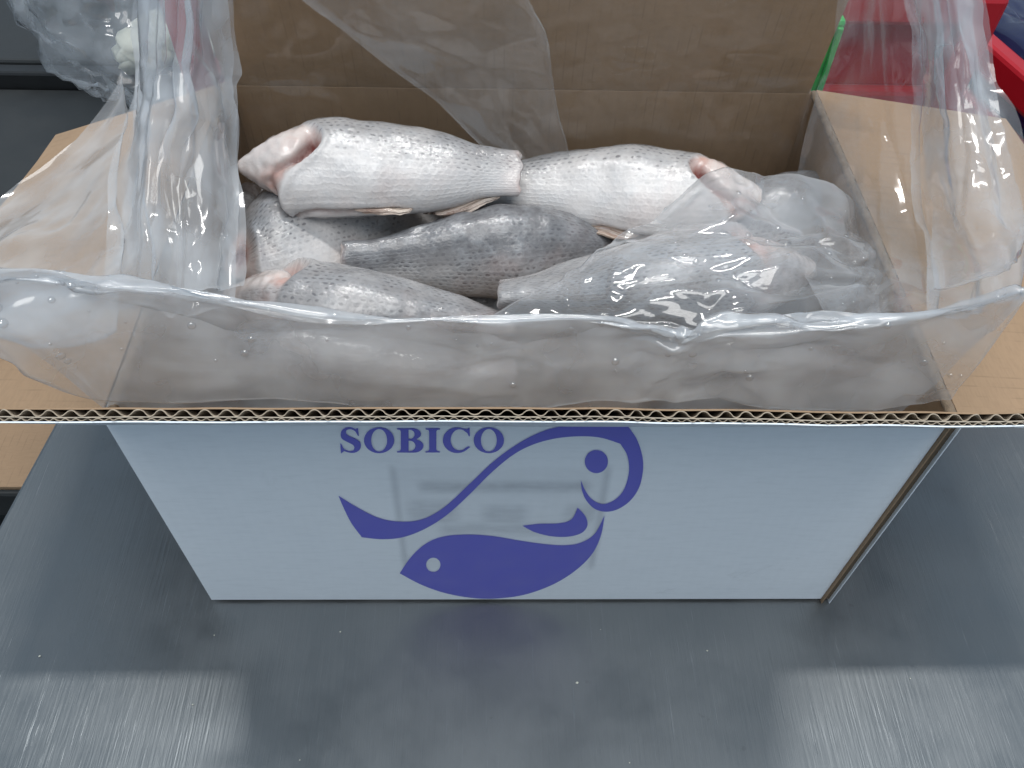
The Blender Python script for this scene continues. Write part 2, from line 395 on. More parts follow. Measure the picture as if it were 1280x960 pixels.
# back flap, standing almost upright
bd = Vector((0, -.0115, .070)).normalized(); bn = Vector((0, -bd.z, bd.y))
MB = Matrix(((1, 0, 0, 0), (0, bd.y, -bn.y, D - T * .5), (0, bd.z, -bn.z, H + .001), (0, 0, 0, 1)))
board('back_flap', (-W + .001, .0012, -.0025), (W - .001, .141, .0025), 2, -1, ct, MB, 'kraft_x')
def crease(y, z, x0, x1, r, par):
    n = 48; k = 8; vv, ff_ = [], []
    for i in range(n + 1):
        x = x0 + (x1 - x0) * i / n; w = .0003 * noise.noise(Vector((x * 60, y * 50, 0)))
        for j in range(k):
            a = 2 * math.pi * j / k; vv.append((x, y + r * math.cos(a), z + r * math.sin(a) + w))
    for i in range(n):
        for j in range(k): ff_.append((i * k + j, i * k + (j + 1) % k, (i + 1) * k + (j + 1) % k, (i + 1) * k + j))
    return mesh_obj('score_crease', vv, ff_, MAT['kraft_x'], par, True)
crease(D - T * .55, H + .0002, -W, W, .0024, ct)
crease(T * .4, H + .0002, -W, W, .0020, ct)
def crease_y(x, z, r):
    n = 160; k = 8; vv, ff_ = [], []
    for i in range(n + 1):
        y = .001 + (D - .004) * i / n; w = .0011 * noise.noise(Vector((y * 260, x * 50, 0)))
        for j in range(k):
            a = 2 * math.pi * j / k; vv.append((x + r * math.cos(a) + w, y, z + r * math.sin(a)))
    for i in range(n):
        for j in range(k): ff_.append((i * k + j, i * k + (j + 1) % k, (i + 1) * k + (j + 1) % k, (i + 1) * k + j))
    return mesh_obj('score_crease', vv, ff_, MAT['torn'], ct, True)
crease_y(-W + T * .5, H - .0002, .0024); crease_y(W + T * .5, H - .0002, .0026)

# ------------------------------------------------------------------ print on the front panel
YP = -.00045
def on_front(pts, y=YP): return [Vector(PX(u, v, y=y)) for u, v in pts]
def bez(p0, p1, p2, p3, n=14):
    t = np.linspace(0, 1, n, endpoint=False)[:, None]
    p0, p1, p2, p3 = map(np.array, (p0, p1, p2, p3))
    return [tuple(x) for x in ((1 - t) ** 3 * p0 + 3 * (1 - t) ** 2 * t * p1 + 3 * (1 - t) * t * t * p2 + t ** 3 * p3)]
def cr_closed(pts, n=8):
    """smooth open curve through points (Catmull-Rom)"""
    P = [np.array(pts[0], float)] + [np.array(p, float) for p in pts] + [np.array(pts[-1], float)]
    out = []
    for i in range(1, len(P) - 2):
        for k in range(n):
            t = k / n
            out.append(tuple(.5 * (2 * P[i] + (P[i + 1] - P[i - 1]) * t + (2 * P[i - 1] - 5 * P[i] + 4 * P[i + 1] - P[i + 2]) * t * t + (3 * P[i] - P[i - 1] - 3 * P[i + 1] + P[i + 2]) * t ** 3)))
    out.append(tuple(P[-2])); return out
def print_shape(name, outer, holes=(), parent=None, mat='ink', y=YP):
    loops = [on_front(outer, y)] + [on_front(h, y) for h in holes]
    flat = [p for l in loops for p in l]
    tri = geometry.tessellate_polygon([[Vector((p.x, p.z, 0)) for p in l] for l in loops])
    fx = []
    for a, b, c in tri:
        nrm = (flat[b] - flat[a]).cross(flat[c] - flat[a])
        fx.append((a, b, c) if nrm.y < 0 else (a, c, b))
    return mesh_obj(name, flat, fx, MAT[mat], parent)
def ell(cx, cy, rx, ry, n=40): return [(cx + rx * math.cos(2 * math.pi * i / n), cy + ry * math.sin(2 * math.pi * i / n)) for i in range(n)]
def Z3(p): return (400 + p[0] * .34375, 510 + p[1] * .34392)      # traced in an enlarged crop
def ZL(pts): return [Z3(p) for p in pts]
# long upper fish stroke (tail, back line, head, jaw hook)
up_top = cr_closed(ZL([(67, 319), (130, 358), (210, 398), (290, 413), (370, 405), (450, 362), (540, 280), (630, 195), (720, 130), (810, 85), (910, 60), (1000, 55), (1070, 58), (1118, 64)]))
head_out = cr_closed(ZL([(1118, 64), (1150, 110), (1170, 165), (1175, 220), (1162, 285), (1130, 335), (1085, 367), (1040, 377), (1000, 367), (970, 338), (953, 300), (949, 262)]))
hook_in = cr_closed(ZL([(949, 262), (962, 295), (985, 328), (1020, 348), (1055, 343), (1090, 318), (1113, 278), (1124, 225), (1117, 172), (1092, 130)]))
up_bot = cr_closed(ZL([(1092, 130), (1020, 108), (940, 103), (850, 112), (770, 135), (700, 172), (620, 238), (540, 318), (460, 390), (380, 440), (300, 470), (225, 477), (152, 470)]))
tail = cr_closed(ZL([(152, 470), (115, 420), (90, 372), (67, 319)]))
logo = print_shape('fish_emblem', up_top[:-1] + head_out[:-1] + hook_in[:-1] + up_bot[:-1] + tail[:-1], parent=front)
logo['label'] = 'blue violet two-fish emblem printed on the white front'
print_shape('emblem_eye', ell(*Z3((1005, 195)), 42 * .344, 42 * .344), parent=logo)
low_top = cr_closed(ZL([(290, 601), (330, 543), (385, 493), (450, 467), (540, 460), (630, 466), (720, 481), (810, 494), (890, 499), (950, 489), (1000, 456), (1035, 390)]))
low_bot = cr_closed(ZL([(1035, 390), (1022, 462), (990, 530), (930, 590), (850, 640), (750, 677), (650, 692), (560, 691), (460, 674), (370, 643), (290, 601)]))
print_shape('emblem_lower_fish', low_top[:-1] + low_bot[:-1], [ell(*Z3((412, 570)), 26 * .344, 26 * .344, 28)[::-1]], parent=logo)
fin_a = cr_closed(ZL([(736, 428), (800, 421), (870, 419), (915, 404), (937, 362)])); fin_b = cr_closed(ZL([(937, 362), (966, 395), (972, 428), (950, 455), (900, 468), (840, 466), (780, 451), (736, 428)]))
print_shape('emblem_fin', fin_a[:-1] + fin_b[:-1], parent=logo)
# lettering SOBICO, bold roman capitals
def arc(cx, cy, rx, ry, a0, a1, n=18): return [(cx + rx * math.cos(math.radians(a0 + (a1 - a0) * i / n)), cy - ry * math.sin(math.radians(a0 + (a1 - a0) * i / n))) for i in range(n + 1)]
def let(name, outer, holes=()): print_shape('letter', ZL(outer), [ZL(h)[::-1] for h in holes], parent=front)['label'] = 'blue violet printed letter ' + name
S_out = cr_closed([(138, 74), (141, 100), (137, 100), (127, 84), (110, 77), (96, 82), (95, 92), (104, 101), (124, 110), (142, 120), (149, 134), (144, 152), (128, 162), (112, 163), (97, 160), (88, 157), (80, 163), (76, 163), (74, 132), (78, 132), (88, 149), (106, 157), (121, 154), (125, 143), (118, 133), (98, 123), (80, 112), (75, 98), (79, 82), (93, 72), (110, 70), (122, 74), (130, 77), (134, 74)], 3)
let('S', S_out)
for cx in (215, 614):
    let('O', ell(cx, 117.5, 55, 47, 44), [ell(cx, 117.5, 29, 41, 36)])
B = [(280, 74), (335, 74)] + arc(336, 94.5, 31, 20.5, 85, -60, 14) + arc(340, 138, 36, 24.5, 70, -90, 16) + [(280, 162), (280, 158), (291, 156), (294, 150), (294, 86), (291, 80), (280, 78)]
let('B', B, [[(322, 79)] + arc(326, 96, 18, 17, 85, -85, 12) + [(322, 113)], [(322, 119)] + arc(326, 138, 21, 19, 85, -85, 12) + [(322, 157)]])
I = [(384, 74), (436, 74), (436, 78), (426, 80), (423, 86), (423, 150), (426, 156), (436, 158), (436, 162), (384, 162), (384, 158), (394, 156), (397, 150), (397, 86), (394, 80), (384, 78)]
let('I', I)
C = arc(500, 117.5, 53, 47, 62, 325, 34) + arc(504, 117.5, 31, 40, 318, 62, 28)
C = arc(499, 117.5, 52, 46.5, 65, 318, 34) + [(546, 143), (541, 139)] + arc(508, 116, 33, 38.5, 312, 68, 28) + [(536, 92), (541, 103), (545, 103), (544, 72), (540, 72), (535, 77)]
let('C', C)

# faint washed-out shipping label behind the emblem
def label_material():
    n = NT('faded_label_print'); uv = n.n('ShaderNodeUVMap'); uv.uv_map = 'UVMap'
    sep = n.n('ShaderNodeSeparateXYZ'); n.t.links.new(uv.outputs[0], sep.inputs[0]); u, v = sep.outputs[0], sep.outputs[1]
    def band(x, a, b, s): return n.math('MULTIPLY', n.ramp(x, (a - s, a + s, 0., 1.)), n.ramp(x, (b - s, b + s, 1., 0.)))
    nz = n.noise(n.coords(), 55, 2); nz2 = n.noise(n.coords(scale=(1, 1, 3)), 90, 2)
    rows = n.math('MULTIPLY', band(v, .78, .86, .04), band(u, .14, .90, .03))
    for (a, b, c, d) in ((.50, .66, .42, .62), (.40, .50, .22, .80), (.50, .70, .08, .30), (.52, .66, .80, .95)):
        rows = n.math('MAXIMUM', rows, n.math('MULTIPLY', n.math('MULTIPLY', band(v, a, b, .05), band(u, c, d, .04)), .7))
    rows = n.math('MULTIPLY', rows, n.ramp(nz2, (.3, .6, .65, 1.)))
    side = n.math('ADD', band(u, .02, .045, .02), band(u, .955, .985, .02))
    side = n.math('MULTIPLY', n.math('MULTIPLY', side, band(v, .05, .98, .06)), .65)
    mask = n.math('MULTIPLY', n.math('MAXIMUM', n.math('MULTIPLY', rows, .7), side), .26, True)
    mask = n.math('ADD', mask, n.math('MULTIPLY', n.math('MULTIPLY', band(u, .04, .96, .03), band(v, .04, .97, .04)), .045))
    tr = n.n('ShaderNodeBsdfTransparent'); df = n.pbsdf(Base_Color=(.17, .19, .23), Roughness=.5)
    mx = n.n('ShaderNodeMixShader'); n.set(mx.inputs[0], mask); n.t.links.new(tr.outputs[0], mx.inputs[1]); n.t.links.new(df.outputs[0], mx.inputs[2])
    return n.done(mx)
quad = on_front([(480, 580), (770, 580), (745, 715), (500, 715)], -.0002)
lb = mesh_obj('faded_label', quad, [(0, 3, 2, 1)], label_material(), front)
uvl = lb.data.uv_layers.new(name='UVMap'); lut = {0: (0, 1), 1: (1, 1), 2: (1, 0), 3: (0, 0)}
for l in lb.data.loops: uvl.data[l.index].uv = lut[l.vertex_index]
lb['label'] = 'faint blurred label print behind the emblem'

# ================================================================== FISH
def smooth_interp(s, xs, ys):
    xs = np.array(xs, float); ys = np.array(ys, float)
    m = np.gradient(ys, xs); i = np.clip(np.searchsorted(xs, s) - 1, 0, len(xs) - 2)
    h = xs[i + 1] - xs[i]; t = np.clip((s - xs[i]) / h, 0, 1)
    return (2 * t ** 3 - 3 * t ** 2 + 1) * ys[i] + (t ** 3 - 2 * t ** 2 + t) * h * m[i] + (-2 * t ** 3 + 3 * t ** 2) * ys[i + 1] + (t ** 3 - t ** 2) * h * m[i + 1]
def sstep(a, b, x): t = np.clip((x - a) / (b - a), 0, 1); return t * t * (3 - 2 * t)

FISH_POINTS = []
def make_fish(label, head, tail, dorsal, height, thick, dark=.5, bend=(0, 0), seed=0, collar=True, nose=1.0, fins=(), name='frozen_fish', slit=True, dshift=0., ridge=0., slit_off=0.):
    """headed, gutted tilapia. head/tail = axis end points, dorsal = direction of the back. One continuous body with fins as parts."""
    head = Vector(head); tail = Vector(tail); ax = tail - head; L = ax.length; X = ax.normalized()
    Y = Vector(dorsal); Y = (Y - X * Y.dot(X)).normalized(); Z = X.cross(Y)
    NS, NT_ = 120, 72
    s = np.concatenate([np.linspace(0, .36, 60, endpoint=False), np.linspace(.36, 1, NS - 60)])
    th = np.linspace(0, 2 * np.pi, NT_, endpoint=False)
    S, TH = np.meshgrid(s, th, indexing='ij')
    sn, cs = np.sin(TH), np.cos(TH)
    # skin profile
    kx = [0, .05, .1, .2, .32, .45, .6, .75, .87, 1]
    kd = smooth_interp(s, kx, [.05, .15, .24, .39, .475, .50, .46, .375, .305, .265])
    kv = smooth_interp(s, kx, [.30, .36, .41, .47, .49, .48, .415, .33, .27, .235])
    kw = smooth_interp(s, kx, [.22, .30, .37, .46, .50, .49, .41, .30, .21, .155])
    # nape flesh profile (cut cone where the head was)
    fd = smooth_interp(s, [0, .05, .1, .2, .3, 1], [.04, .145, .235, .38, .44, .44])
    fv = smooth_interp(s, [0, .05, .1, .15, .2, .3, 1], [.05, .13, .21, .28, .31, .32, .32])
    fw = smooth_interp(s, [0, .05, .1, .15, .2, .3, 1], [.05, .15, .25, .33, .375, .40, .40])
    up = sn > 0
    kh = np.where(up, kd[:, None], kv[:, None]); fh = np.where(up, fd[:, None], fv[:, None])
    if collar:
        ang = np.degrees(np.arctan2(sn, np.abs(cs)))                       # -90 belly .. 90 back
        sc = smooth_interp(ang, [-90, -70, -50, -30, -12, 6, 22, 38, 62, 90], [.20, .165, .148, .155, .188, .25, .288, .288, .25, .21]) * nose
        sc = sc + .006 * np.sin(3 * TH + seed)
        k = sstep(-.004, .022, S - sc)
        lip = np.exp(-((S - sc - .022) / .018) ** 2) * .028 * sstep(70, 20, ang)
    else:
        sc = np.full_like(S, -.1); k = np.ones_like(S); lip = np.zeros_like(S); ang = np.degrees(np.arctan2(sn, np.abs(cs)))
        cap = np.sqrt(np.clip(1 - ((.10 - np.clip(S, 0, .10)) / .10) ** 2, 0.0004, 1)); kh = kh * cap
    hh = (fh * (1 - k) + (kh + lip) * k) * height
    ww = (fw[:, None] * (1 - k) + (kw[:, None] + lip) * k) * thick
    if not collar: ww = ww * cap
    # squarer flanks, sharper back and belly
    yl = hh * np.sign(sn) * np.abs(sn) ** 1.0
    zl = ww * np.sign(cs) * np.abs(cs) ** .85
    # belly slit
    if slit:
        fade = sstep(.13, .2, S) * sstep(.62, .5, S)
        g = np.exp(-((TH - 1.5 * np.pi - slit_off * sstep(.1, .3, S) - .03 * np.sin(S * 30)) / .06) ** 2) * fade
        yl = yl * (1 - .14 * g); zl = zl * (1 - .14 * g)
        lipb = np.exp(-((np.abs(TH - 1.5 * np.pi - slit_off) - .17) / .09) ** 2) * fade
        yl = yl * (1 + .03 * lipb); zl = zl * (1 + .03 * lipb)
    else: g = np.zeros_like(S)
    # gill cavity on both sides just before the collar
    pink = np.clip(np.exp(-(sc - S) / .07), 0, 1) if collar else np.ones_like(S)
    groove = np.exp(-((S - sc + .016) / .014) ** 2) * sstep(60, 25, ang) if collar else np.zeros_like(S)
    cav = np.exp(-((S - sc + .026) / .024) ** 2) * np.exp(-((ang - 14) / 22) ** 2) if collar else np.zeros_like(S)
    zl = zl * (1 - .50 * cav - .16 * groove); yl = yl * (1 - .14 * groove)
    if ridge: yl = yl + np.exp(-((TH - .5 * np.pi) / .13) ** 2) * height * ridge * (.55 + .45 * np.sin(S * 33 + 2 * np.sin(S * 11))) * sstep(.15, .3, S) * sstep(.9, .75, S)
    xl = S * L
    # lumps: frozen fish are pressed against each other
    rnd = np.random.default_rng(seed)
    V = np.zeros((NS, NT_, 3))
    V[..., 0] = xl; V[..., 1] = yl + dshift * height * (S - .4); V[..., 2] = zl
    V[..., 1] += bend[0] * 4 * S * (1 - S); V[..., 2] += bend[1] * 4 * S * (1 - S)
    flat = V.reshape(-1, 3)
    FS = S.ravel()
    off = Vector((seed * 3.1, seed * 1.7, seed * .9))
    dsp = np.array([noise.noise(Vector(p) * 15 + off) * .0052 + noise.noise(Vector(p) * 42 + off) * .0016 + noise.noise(Vector(p) * 110 + off) * .0004 for p in flat])
    fleshy = ((1 - k).ravel())
    rough_f = np.array([noise.noise(Vector(p) * 190 + off) for p in flat]) * .0011
    nd = flat.copy(); nd[:, 0] = 0; nd /= (np.linalg.norm(nd, axis=1)[:, None] + 1e-6)
    flat = flat + nd * (dsp + rough_f * fleshy)[:, None]
    edge_n = np.array([noise.noise(Vector((t * 1.3, seed, 0))) for t in TH.ravel()])
    flat[:, 0] += np.where(FS > .93, edge_n * .004 * (FS - .93) / .07, 0)
    # caps
    caps = []; capflesh = []
    c1 = flat[-NT_:].mean(0); ring1 = flat[-NT_:]
    allv = [flat]; extra = []
    for q, dx in ((.86, .0012), (.5, -.0015)):
        extra.append(c1 + (ring1 - c1) * q + np.array([dx, 0, 0]))
    allv += extra; allv.append(np.array([c1 - np.array([.003, 0, 0])])); 
    c0 = flat[:NT_].mean(0); allv.append(np.array([c0 - np.array([.002, 0, 0])]))
    AV = np.concatenate(allv)
    faces = []
    NR = NS + 2
    for i in range(NR - 1):
        for j in range(NT_):
            a = i * NT_ + j; b = i * NT_ + (j + 1) % NT_
            faces.append((a, b, b + NT_, a + NT_))
    tip1 = NR * NT_; tip0 = tip1 + 1
    for j in range(NT_):
        faces.append(((NR - 1) * NT_ + j, (NR - 1) * NT_ + (j + 1) % NT_, tip1)); faces.append(((j + 1) % NT_, j, tip0))
    flesh = np.concatenate([np.clip((1 - k).ravel() + g.ravel() * .8, 0, 1), np.full(2 * NT_, .55), [1, 1]])
    endf = sstep(.985, 1, FS) * .2; flesh[:len(endf)] = np.maximum(flesh[:len(endf)], endf)
    nape = np.clip((sstep(55, 80, ang) * sstep(.02, .1, S)).ravel(), 0, 1)           # pale skin left along the nape
    flesh[:len(nape)] *= 1 - .75 * nape
    dk = (sstep(-.75, .95, sn) * .95 + (dark - .5) * 1.5).ravel(); dk = np.concatenate([np.clip(dk, 0, 1.2), np.zeros(2 * NT_ + 2)])
    cv = np.concatenate([np.clip((cav * 1.2 + groove * .3).ravel() * (1 - k.ravel()) + g.ravel() * .35, 0, 1), np.zeros(2 * NT_ + 2)])
    P3 = np.array([list(X), list(Y), list(Z)])
    root = empty(name, head.lerp(tail, .5), label, 'fish', 'headless frozen fish in the carton')
    ctr = np.array([L / 2, 0, 0])
    loc = (AV - ctr) @ P3
    body = mesh_obj('body', loc, faces, MAT['fish'], root, True)
    me = body.data
    for nm, arr in (('flesh', flesh), ('dark', dk), ('cavity', cv), ('tone', np.concatenate([pink.ravel(), np.full(2 * NT_ + 2, .5)]))):
        at = me.attributes.new(nm, 'FLOAT', 'POINT'); at.data.foreach_set('value', arr.astype(np.float32))
    uvl = me.uv_layers.new(name='UVMap')
    per = height * 1.25
    uvv = np.zeros((len(AV), 2)); uvv[:NS * NT_, 0] = FS * L
    tt = TH.ravel(); uvv[:NS * NT_, 1] = np.where(tt > 1.5 * np.pi, tt - 2 * np.pi, tt) / np.pi * per
    uvv[NS * NT_:, 0] = L
    li = np.zeros(len(me.loops), dtype=np.int32); me.loops.foreach_get('vertex_index', li)
    uvl.data.foreach_set('uv', uvv[li].astype(np.float32).ravel())
    FISH_POINTS.append(loc + np.array(head.lerp(tail, .5)))
    # fins: (kind, s0, s1, angle_deg, width) folded blades along the body
    for (s0, s1, adeg, wid, lift) in fins:
        n, m = 18, 8; vv, fc, uvs = [], [], []
        a = math.radians(adeg)
        for side in (0, 1):
            for i in range(n + 1):
                t = i / n; ss = s0 + (s1 - s0) * t
                ii = min(int(np.searchsorted(s, ss)), NS - 1); jj = int((a % (2 * math.pi)) / (2 * math.pi) * NT_)
                bp = flat[ii * NT_ + jj]
                prof = math.sin(math.pi * min(1, t * 1.02) ** .8) ** .7 if 0 < t < 1 else 0
                for q in range(m + 1):
                    r = q / m
                    o_ = np.array([r * .012 * (1 - t), math.sin(a) * wid * prof * r - .2 * lift * prof * math.sin(math.pi * r), math.cos(a) * wid * prof * r + lift * prof * math.sin(math.pi * r * .9)])
                    rip = .0005 * math.sin(r * 30 + t * 4)
                    vv.append((bp + o_ + nd[ii * NT_ + jj] * (rip + (.0009 if side else 0) - .0006) - ctr) @ P3); uvs.append((t, r))
        K = (n + 1) * (m + 1)
        for i in range(n):
            for q in range(m):
                a0 = i * (m + 1) + q; fc.append((a0, a0 + 1, a0 + m + 2, a0 + m + 1)); fc.append((K + a0, K + a0 + m + 1, K + a0 + m + 2, K + a0 + 1))
        fo = mesh_obj('fin', vv, fc, MAT['fin'], root, True)
        ul = fo.data.uv_layers.new(name='UVMap')
        for l in fo.data.loops: ul.data[l.index].uv = uvs[l.vertex_index]
    return root

def pxz(u, v, z): return PX(u, v, z=z)
UPV = (0, .45, .89)
# top-left fish, belly towards the viewer
make_fish('pale fish lying on top at the back left, pink cut nape pointing left', pxz(300, 208, .190), pxz(648, 216, .184), (0, .74, .67), .064, .050, dark=.31, seed=1,
          fins=((.36, .62, 296, .007, .003), (.64, .93, 270, .004, .001)), dshift=-.04, slit_off=.42)
make_fish('pale fish at the back right, its nape end tucked under the film', pxz(968, 254, .160), pxz(590, 234, .158), (0, .80, .60), .064, .048, dark=.27, seed=2,
          fins=((.40, .66, 246, .007, .003),), slit_off=-.4)
make_fish('dark scaly fish in the middle of the box, back upwards', pxz(778, 308, .132), pxz(430, 328, .148), (0, .38, .92), .064, .044, dark=.72, seed=3, collar=False, slit=False, fins=(), ridge=.03, dshift=-.12)
make_fish('grey fish under the top left one, its curved belly flap facing the viewer', pxz(282, 336, .150), pxz(560, 258, .118), (.1, .84, .5), .100, .060, dark=.42, seed=4, nose=.30)
make_fish('pale fish at the front left with an open gill hollow', pxz(280, 374, .160), pxz(640, 414, .142), (.1, -.62, .78), .074, .056, dark=.36, seed=5, nose=.95)
make_fish('large pale fish at the front right under the clear film', pxz(1020, 335, .172), pxz(628, 372, .150), (.0, -.72, .70), .118, .066, dark=.31, seed=6, dshift=.1)
make_fish('dark fish at the far right under the clear film', pxz(900, 300, .135), pxz(1090, 265, .150), (0, .7, .7), .080, .052, dark=.80, seed=7, collar=False)
make_fish('dark fish in the gap below the two back fish', pxz(760, 285, .105), pxz(450, 268, .105), (0, .4, .9), .07, .048, dark=.95, seed=8, collar=False, slit=False)
make_fish('scaly grey fish pressed against the left wall of the box', pxz(305, 238, .118), pxz(288, 400, .120), (-.3, 0, .95), .075, .05, dark=.62, seed=9, collar=False, slit=False)
make_fish('fish lying along the front wall behind the milky film, left half', pxz(250, 440, .150), pxz(640, 470, .130), (0, -.6, .8), .07, .05, dark=.66, seed=10, collar=False)
make_fish('fish lying along the front wall behind the milky film, right half', pxz(1120, 440, .135), pxz(680, 460, .130), (0, -.6, .8), .07, .05, dark=.52, seed=11, collar=False)
make_fish('dark fish at the bottom of the gap in the middle', pxz(520, 390, .088), pxz(800, 380, .085), (0, .5, .85), .07, .05, dark=.9, seed=12, collar=False)
make_fish('dark fish in the right corner beside the box wall', pxz(1010, 260, .118), pxz(1080, 400, .118), (.2, 0, .95), .07, .05, dark=.85, seed=13, collar=False)

# ------------------------------------------------------------------ clear film (position based folding, numpy)
HX0, HX1, HY0, HY1, HC = -.22, .22, -.02, .30, .004
HNX, HNY = int((HX1 - HX0) / HC) + 1, int((HY1 - HY0) / HC) + 1
HM = np.full((HNX, HNY), .06)
for P in FISH_POINTS:
    ix = np.clip(((P[:, 0] - HX0) / HC).round().astype(int), 0, HNX - 1); iy = np.clip(((P[:, 1] - HY0) / HC).round().astype(int), 0, HNY - 1)
    np.maximum.at(HM, (ix, iy), P[:, 2])
def fish_height(x, y):
    fx = np.clip((x - HX0) / HC, 0, HNX - 1.001); fy = np.clip((y - HY0) / HC, 0, HNY - 1.001)
    i = fx.astype(int); j = fy.astype(int); a = fx - i; b = fy - j
    return HM[i, j] * (1 - a) * (1 - b) + HM[i + 1, j] * a * (1 - b) + HM[i, j + 1] * (1 - a) * b + HM[i + 1, j + 1] * a * b

def cr_grid(ctrl, nu, nv):
    C_ = np.array(ctrl, float)
    def interp(A, n):
        k = A.shape[0]; t = np.linspace(0, k - 1, n); i = np.clip(t.astype(int), 0, k - 2); f = (t - i)[:, None, None]
        g = lambda q: A[np.clip(q, 0, k - 1)]
        p0 = np.where((i - 1 < 0)[:, None, None], 2 * g(i) - g(i + 1), g(i - 1)); p1 = g(i); p2 = g(i + 1)
        p3 = np.where((i + 2 > k - 1)[:, None, None], 2 * g(i + 1) - g(i), g(i + 2))
        return .5 * (2 * p1 + (p2 - p0) * f + (2 * p0 - 5 * p1 + 4 * p2 - p3) * f * f + (3 * p1 - p0 - 3 * p2 + p3) * f ** 3)
    A = interp(C_, nu); A = interp(A.transpose(1, 0, 2), nv).transpose(1, 0, 2); return A

def facet_field(nu, nv, lu, lv, cu, cv, rnd, skew=0.):
    """piecewise-linear crumple: random points, Delaunay facets, sharp creases between them. cu, cv = facet size in metres"""
    ku, kv = max(2, int(round(lu / cu))), max(2, int(round(lv / cv)))
    pts = []
    for i in range(-1, ku + 2):
        for j in range(-1, kv + 2):
            pts.append(((i + rnd.uniform(-.48, .48)) / ku, (j + rnd.uniform(-.48, .48) + (i % 2) * .5 + skew * i) / kv))
    vs_, _, tris, *_r = geometry.delaunay_2d_cdt([Vector((a * ku, b * kv)) for a, b in pts], [], [], 0, 1e-6)
    P = np.array([(v.x / ku, v.y / kv) for v in vs_]); hgt = rnd.uniform(-1, 1, len(P))
    out = np.zeros((nu, nv)); gu = np.linspace(0, 1, nu); gv = np.linspace(0, 1, nv)
    for t in tris:
        A, B, C_ = P[t[0]], P[t[1]], P[t[2]]
        i0 = np.searchsorted(gu, min(A[0], B[0], C_[0]) - 1e-9); i1 = np.searchsorted(gu, max(A[0], B[0], C_[0]) + 1e-9)
        j0 = np.searchsorted(gv, min(A[1], B[1], C_[1]) - 1e-9); j1 = np.searchsorted(gv, max(A[1], B[1], C_[1]) + 1e-9)
        if i0 >= i1 or j0 >= j1: continue
        U, V_ = np.meshgrid(gu[i0:i1], gv[j0:j1], indexing='ij')
        den = (B[1] - C_[1]) * (A[0] - C_[0]) + (C_[0] - B[0]) * (A[1] - C_[1])
        if abs(den) < 1e-12: continue
        w0 = ((B[1] - C_[1]) * (U - C_[0]) + (C_[0] - B[0]) * (V_ - C_[1])) / den; w1 = ((C_[1] - A[1]) * (U - C_[0]) + (A[0] - C_[0]) * (V_ - C_[1])) / den
        w2 = 1 - w0 - w1; ins = (w0 > -1e-7) & (w1 > -1e-7) & (w2 > -1e-7)
        blk = out[i0:i1, j0:j1]; blk[ins] = (w0 * hgt[t[0]] + w1 * hgt[t[1]] + w2 * hgt[t[2]])[ins]
    return out

def blur(A, k=1):
    for _ in range(k):
        B = np.pad(A, 1, mode='edge'); A = (4 * A + B[:-2, 1:-1] + B[2:, 1:-1] + B[1:-1, :-2] + B[1:-1, 2:]) / 8
    return A

def film(name, ctrl, cell, mat, parent, layers, seed=0, patchy=.5, fade_edges='', collide=False, wob=.0026):
    """sheet through control rows; layers = [(facet_u, facet_v, amplitude, skew)], cell = grid pitch in metres"""
    C_ = np.array(ctrl, float)
    lu = np.linalg.norm(np.diff(C_, axis=0), axis=2).sum(0).mean(); lv = np.linalg.norm(np.diff(C_, axis=1), axis=2).sum(1).mean()
    nu, nv = int(lu / cell) + 2, int(lv / cell) + 2
    X0 = cr_grid(ctrl, nu, nv)
    du = np.gradient(X0, axis=0); dv = np.gradient(X0, axis=1)
    N = np.cross(du, dv); N /= np.linalg.norm(N, axis=2, keepdims=True) + 1e-9
    rnd = np.random.default_rng(seed)
    pn = np.array([noise.noise(Vector(p) * 22 + Vector((seed, 3, 0))) for p in X0.reshape(-1, 3)]).reshape(nu, nv)
    pm = np.clip(.5 + 1.6 * pn, 0, 1)
    h = np.zeros((nu, nv))
    for q, (fu, fv, amp, skew) in enumerate(layers):
        f = blur(facet_field(nu, nv, lu, lv, fu, fv, rnd, skew), 1 if q == 0 else 0) * amp
        h += f * ((1 - patchy) + patchy * pm if q else 1.)
    e = np.ones((nu, nv)); u = np.linspace(0, 1, nu)[:, None]; v = np.linspace(0, 1, nv)[None, :]
    if 't' in fade_edges: e = e * np.clip(u / .12, 0, 1)
    if 'b' in fade_edges: e = e * np.clip((1 - u) / .12, 0, 1)
    jit = np.stack([blur(facet_field(nu, nv, lu, lv, .03, .03, rnd)) for _ in range(3)], -1) * wob
    du_m = np.minimum(u, 1 - u) * lu; dv_m = np.minimum(v, 1 - v) * lv
    curl = np.clip(1 - np.minimum(du_m, dv_m) / .0045, 0, 1) ** 2 * .0035
    if collide:
        Z = X0[..., 2] + jit[..., 2]
        for k in range(14): Z = np.maximum(blur(Z, 1), fish_height(X0[..., 0] + jit[..., 0], X0[..., 1] + jit[..., 1]) + .001)
        X0 = X0.copy(); X0[..., 2] = blur(Z, 2); h = np.abs(h) * 1.1
        N = np.zeros_like(N) + np.array([0, -.25, .97]); curl = -curl; jit[..., 2] = 0
    Xc = X0 + N * (h * e + curl)[..., None] + jit
    me = bpy.data.meshes.new(name)
    idx = np.arange(nu * nv).reshape(nu, nv)
    F = np.stack([idx[:-1, :-1], idx[1:, :-1], idx[1:, 1:], idx[:-1, 1:]], -1).reshape(-1, 4)
    me.from_pydata(Xc.reshape(-1, 3).tolist(), [], F.tolist()); me.update()
    me.polygons.foreach_set('use_smooth', [True] * len(me.polygons))
    return link(name, me, mat, parent), Xc

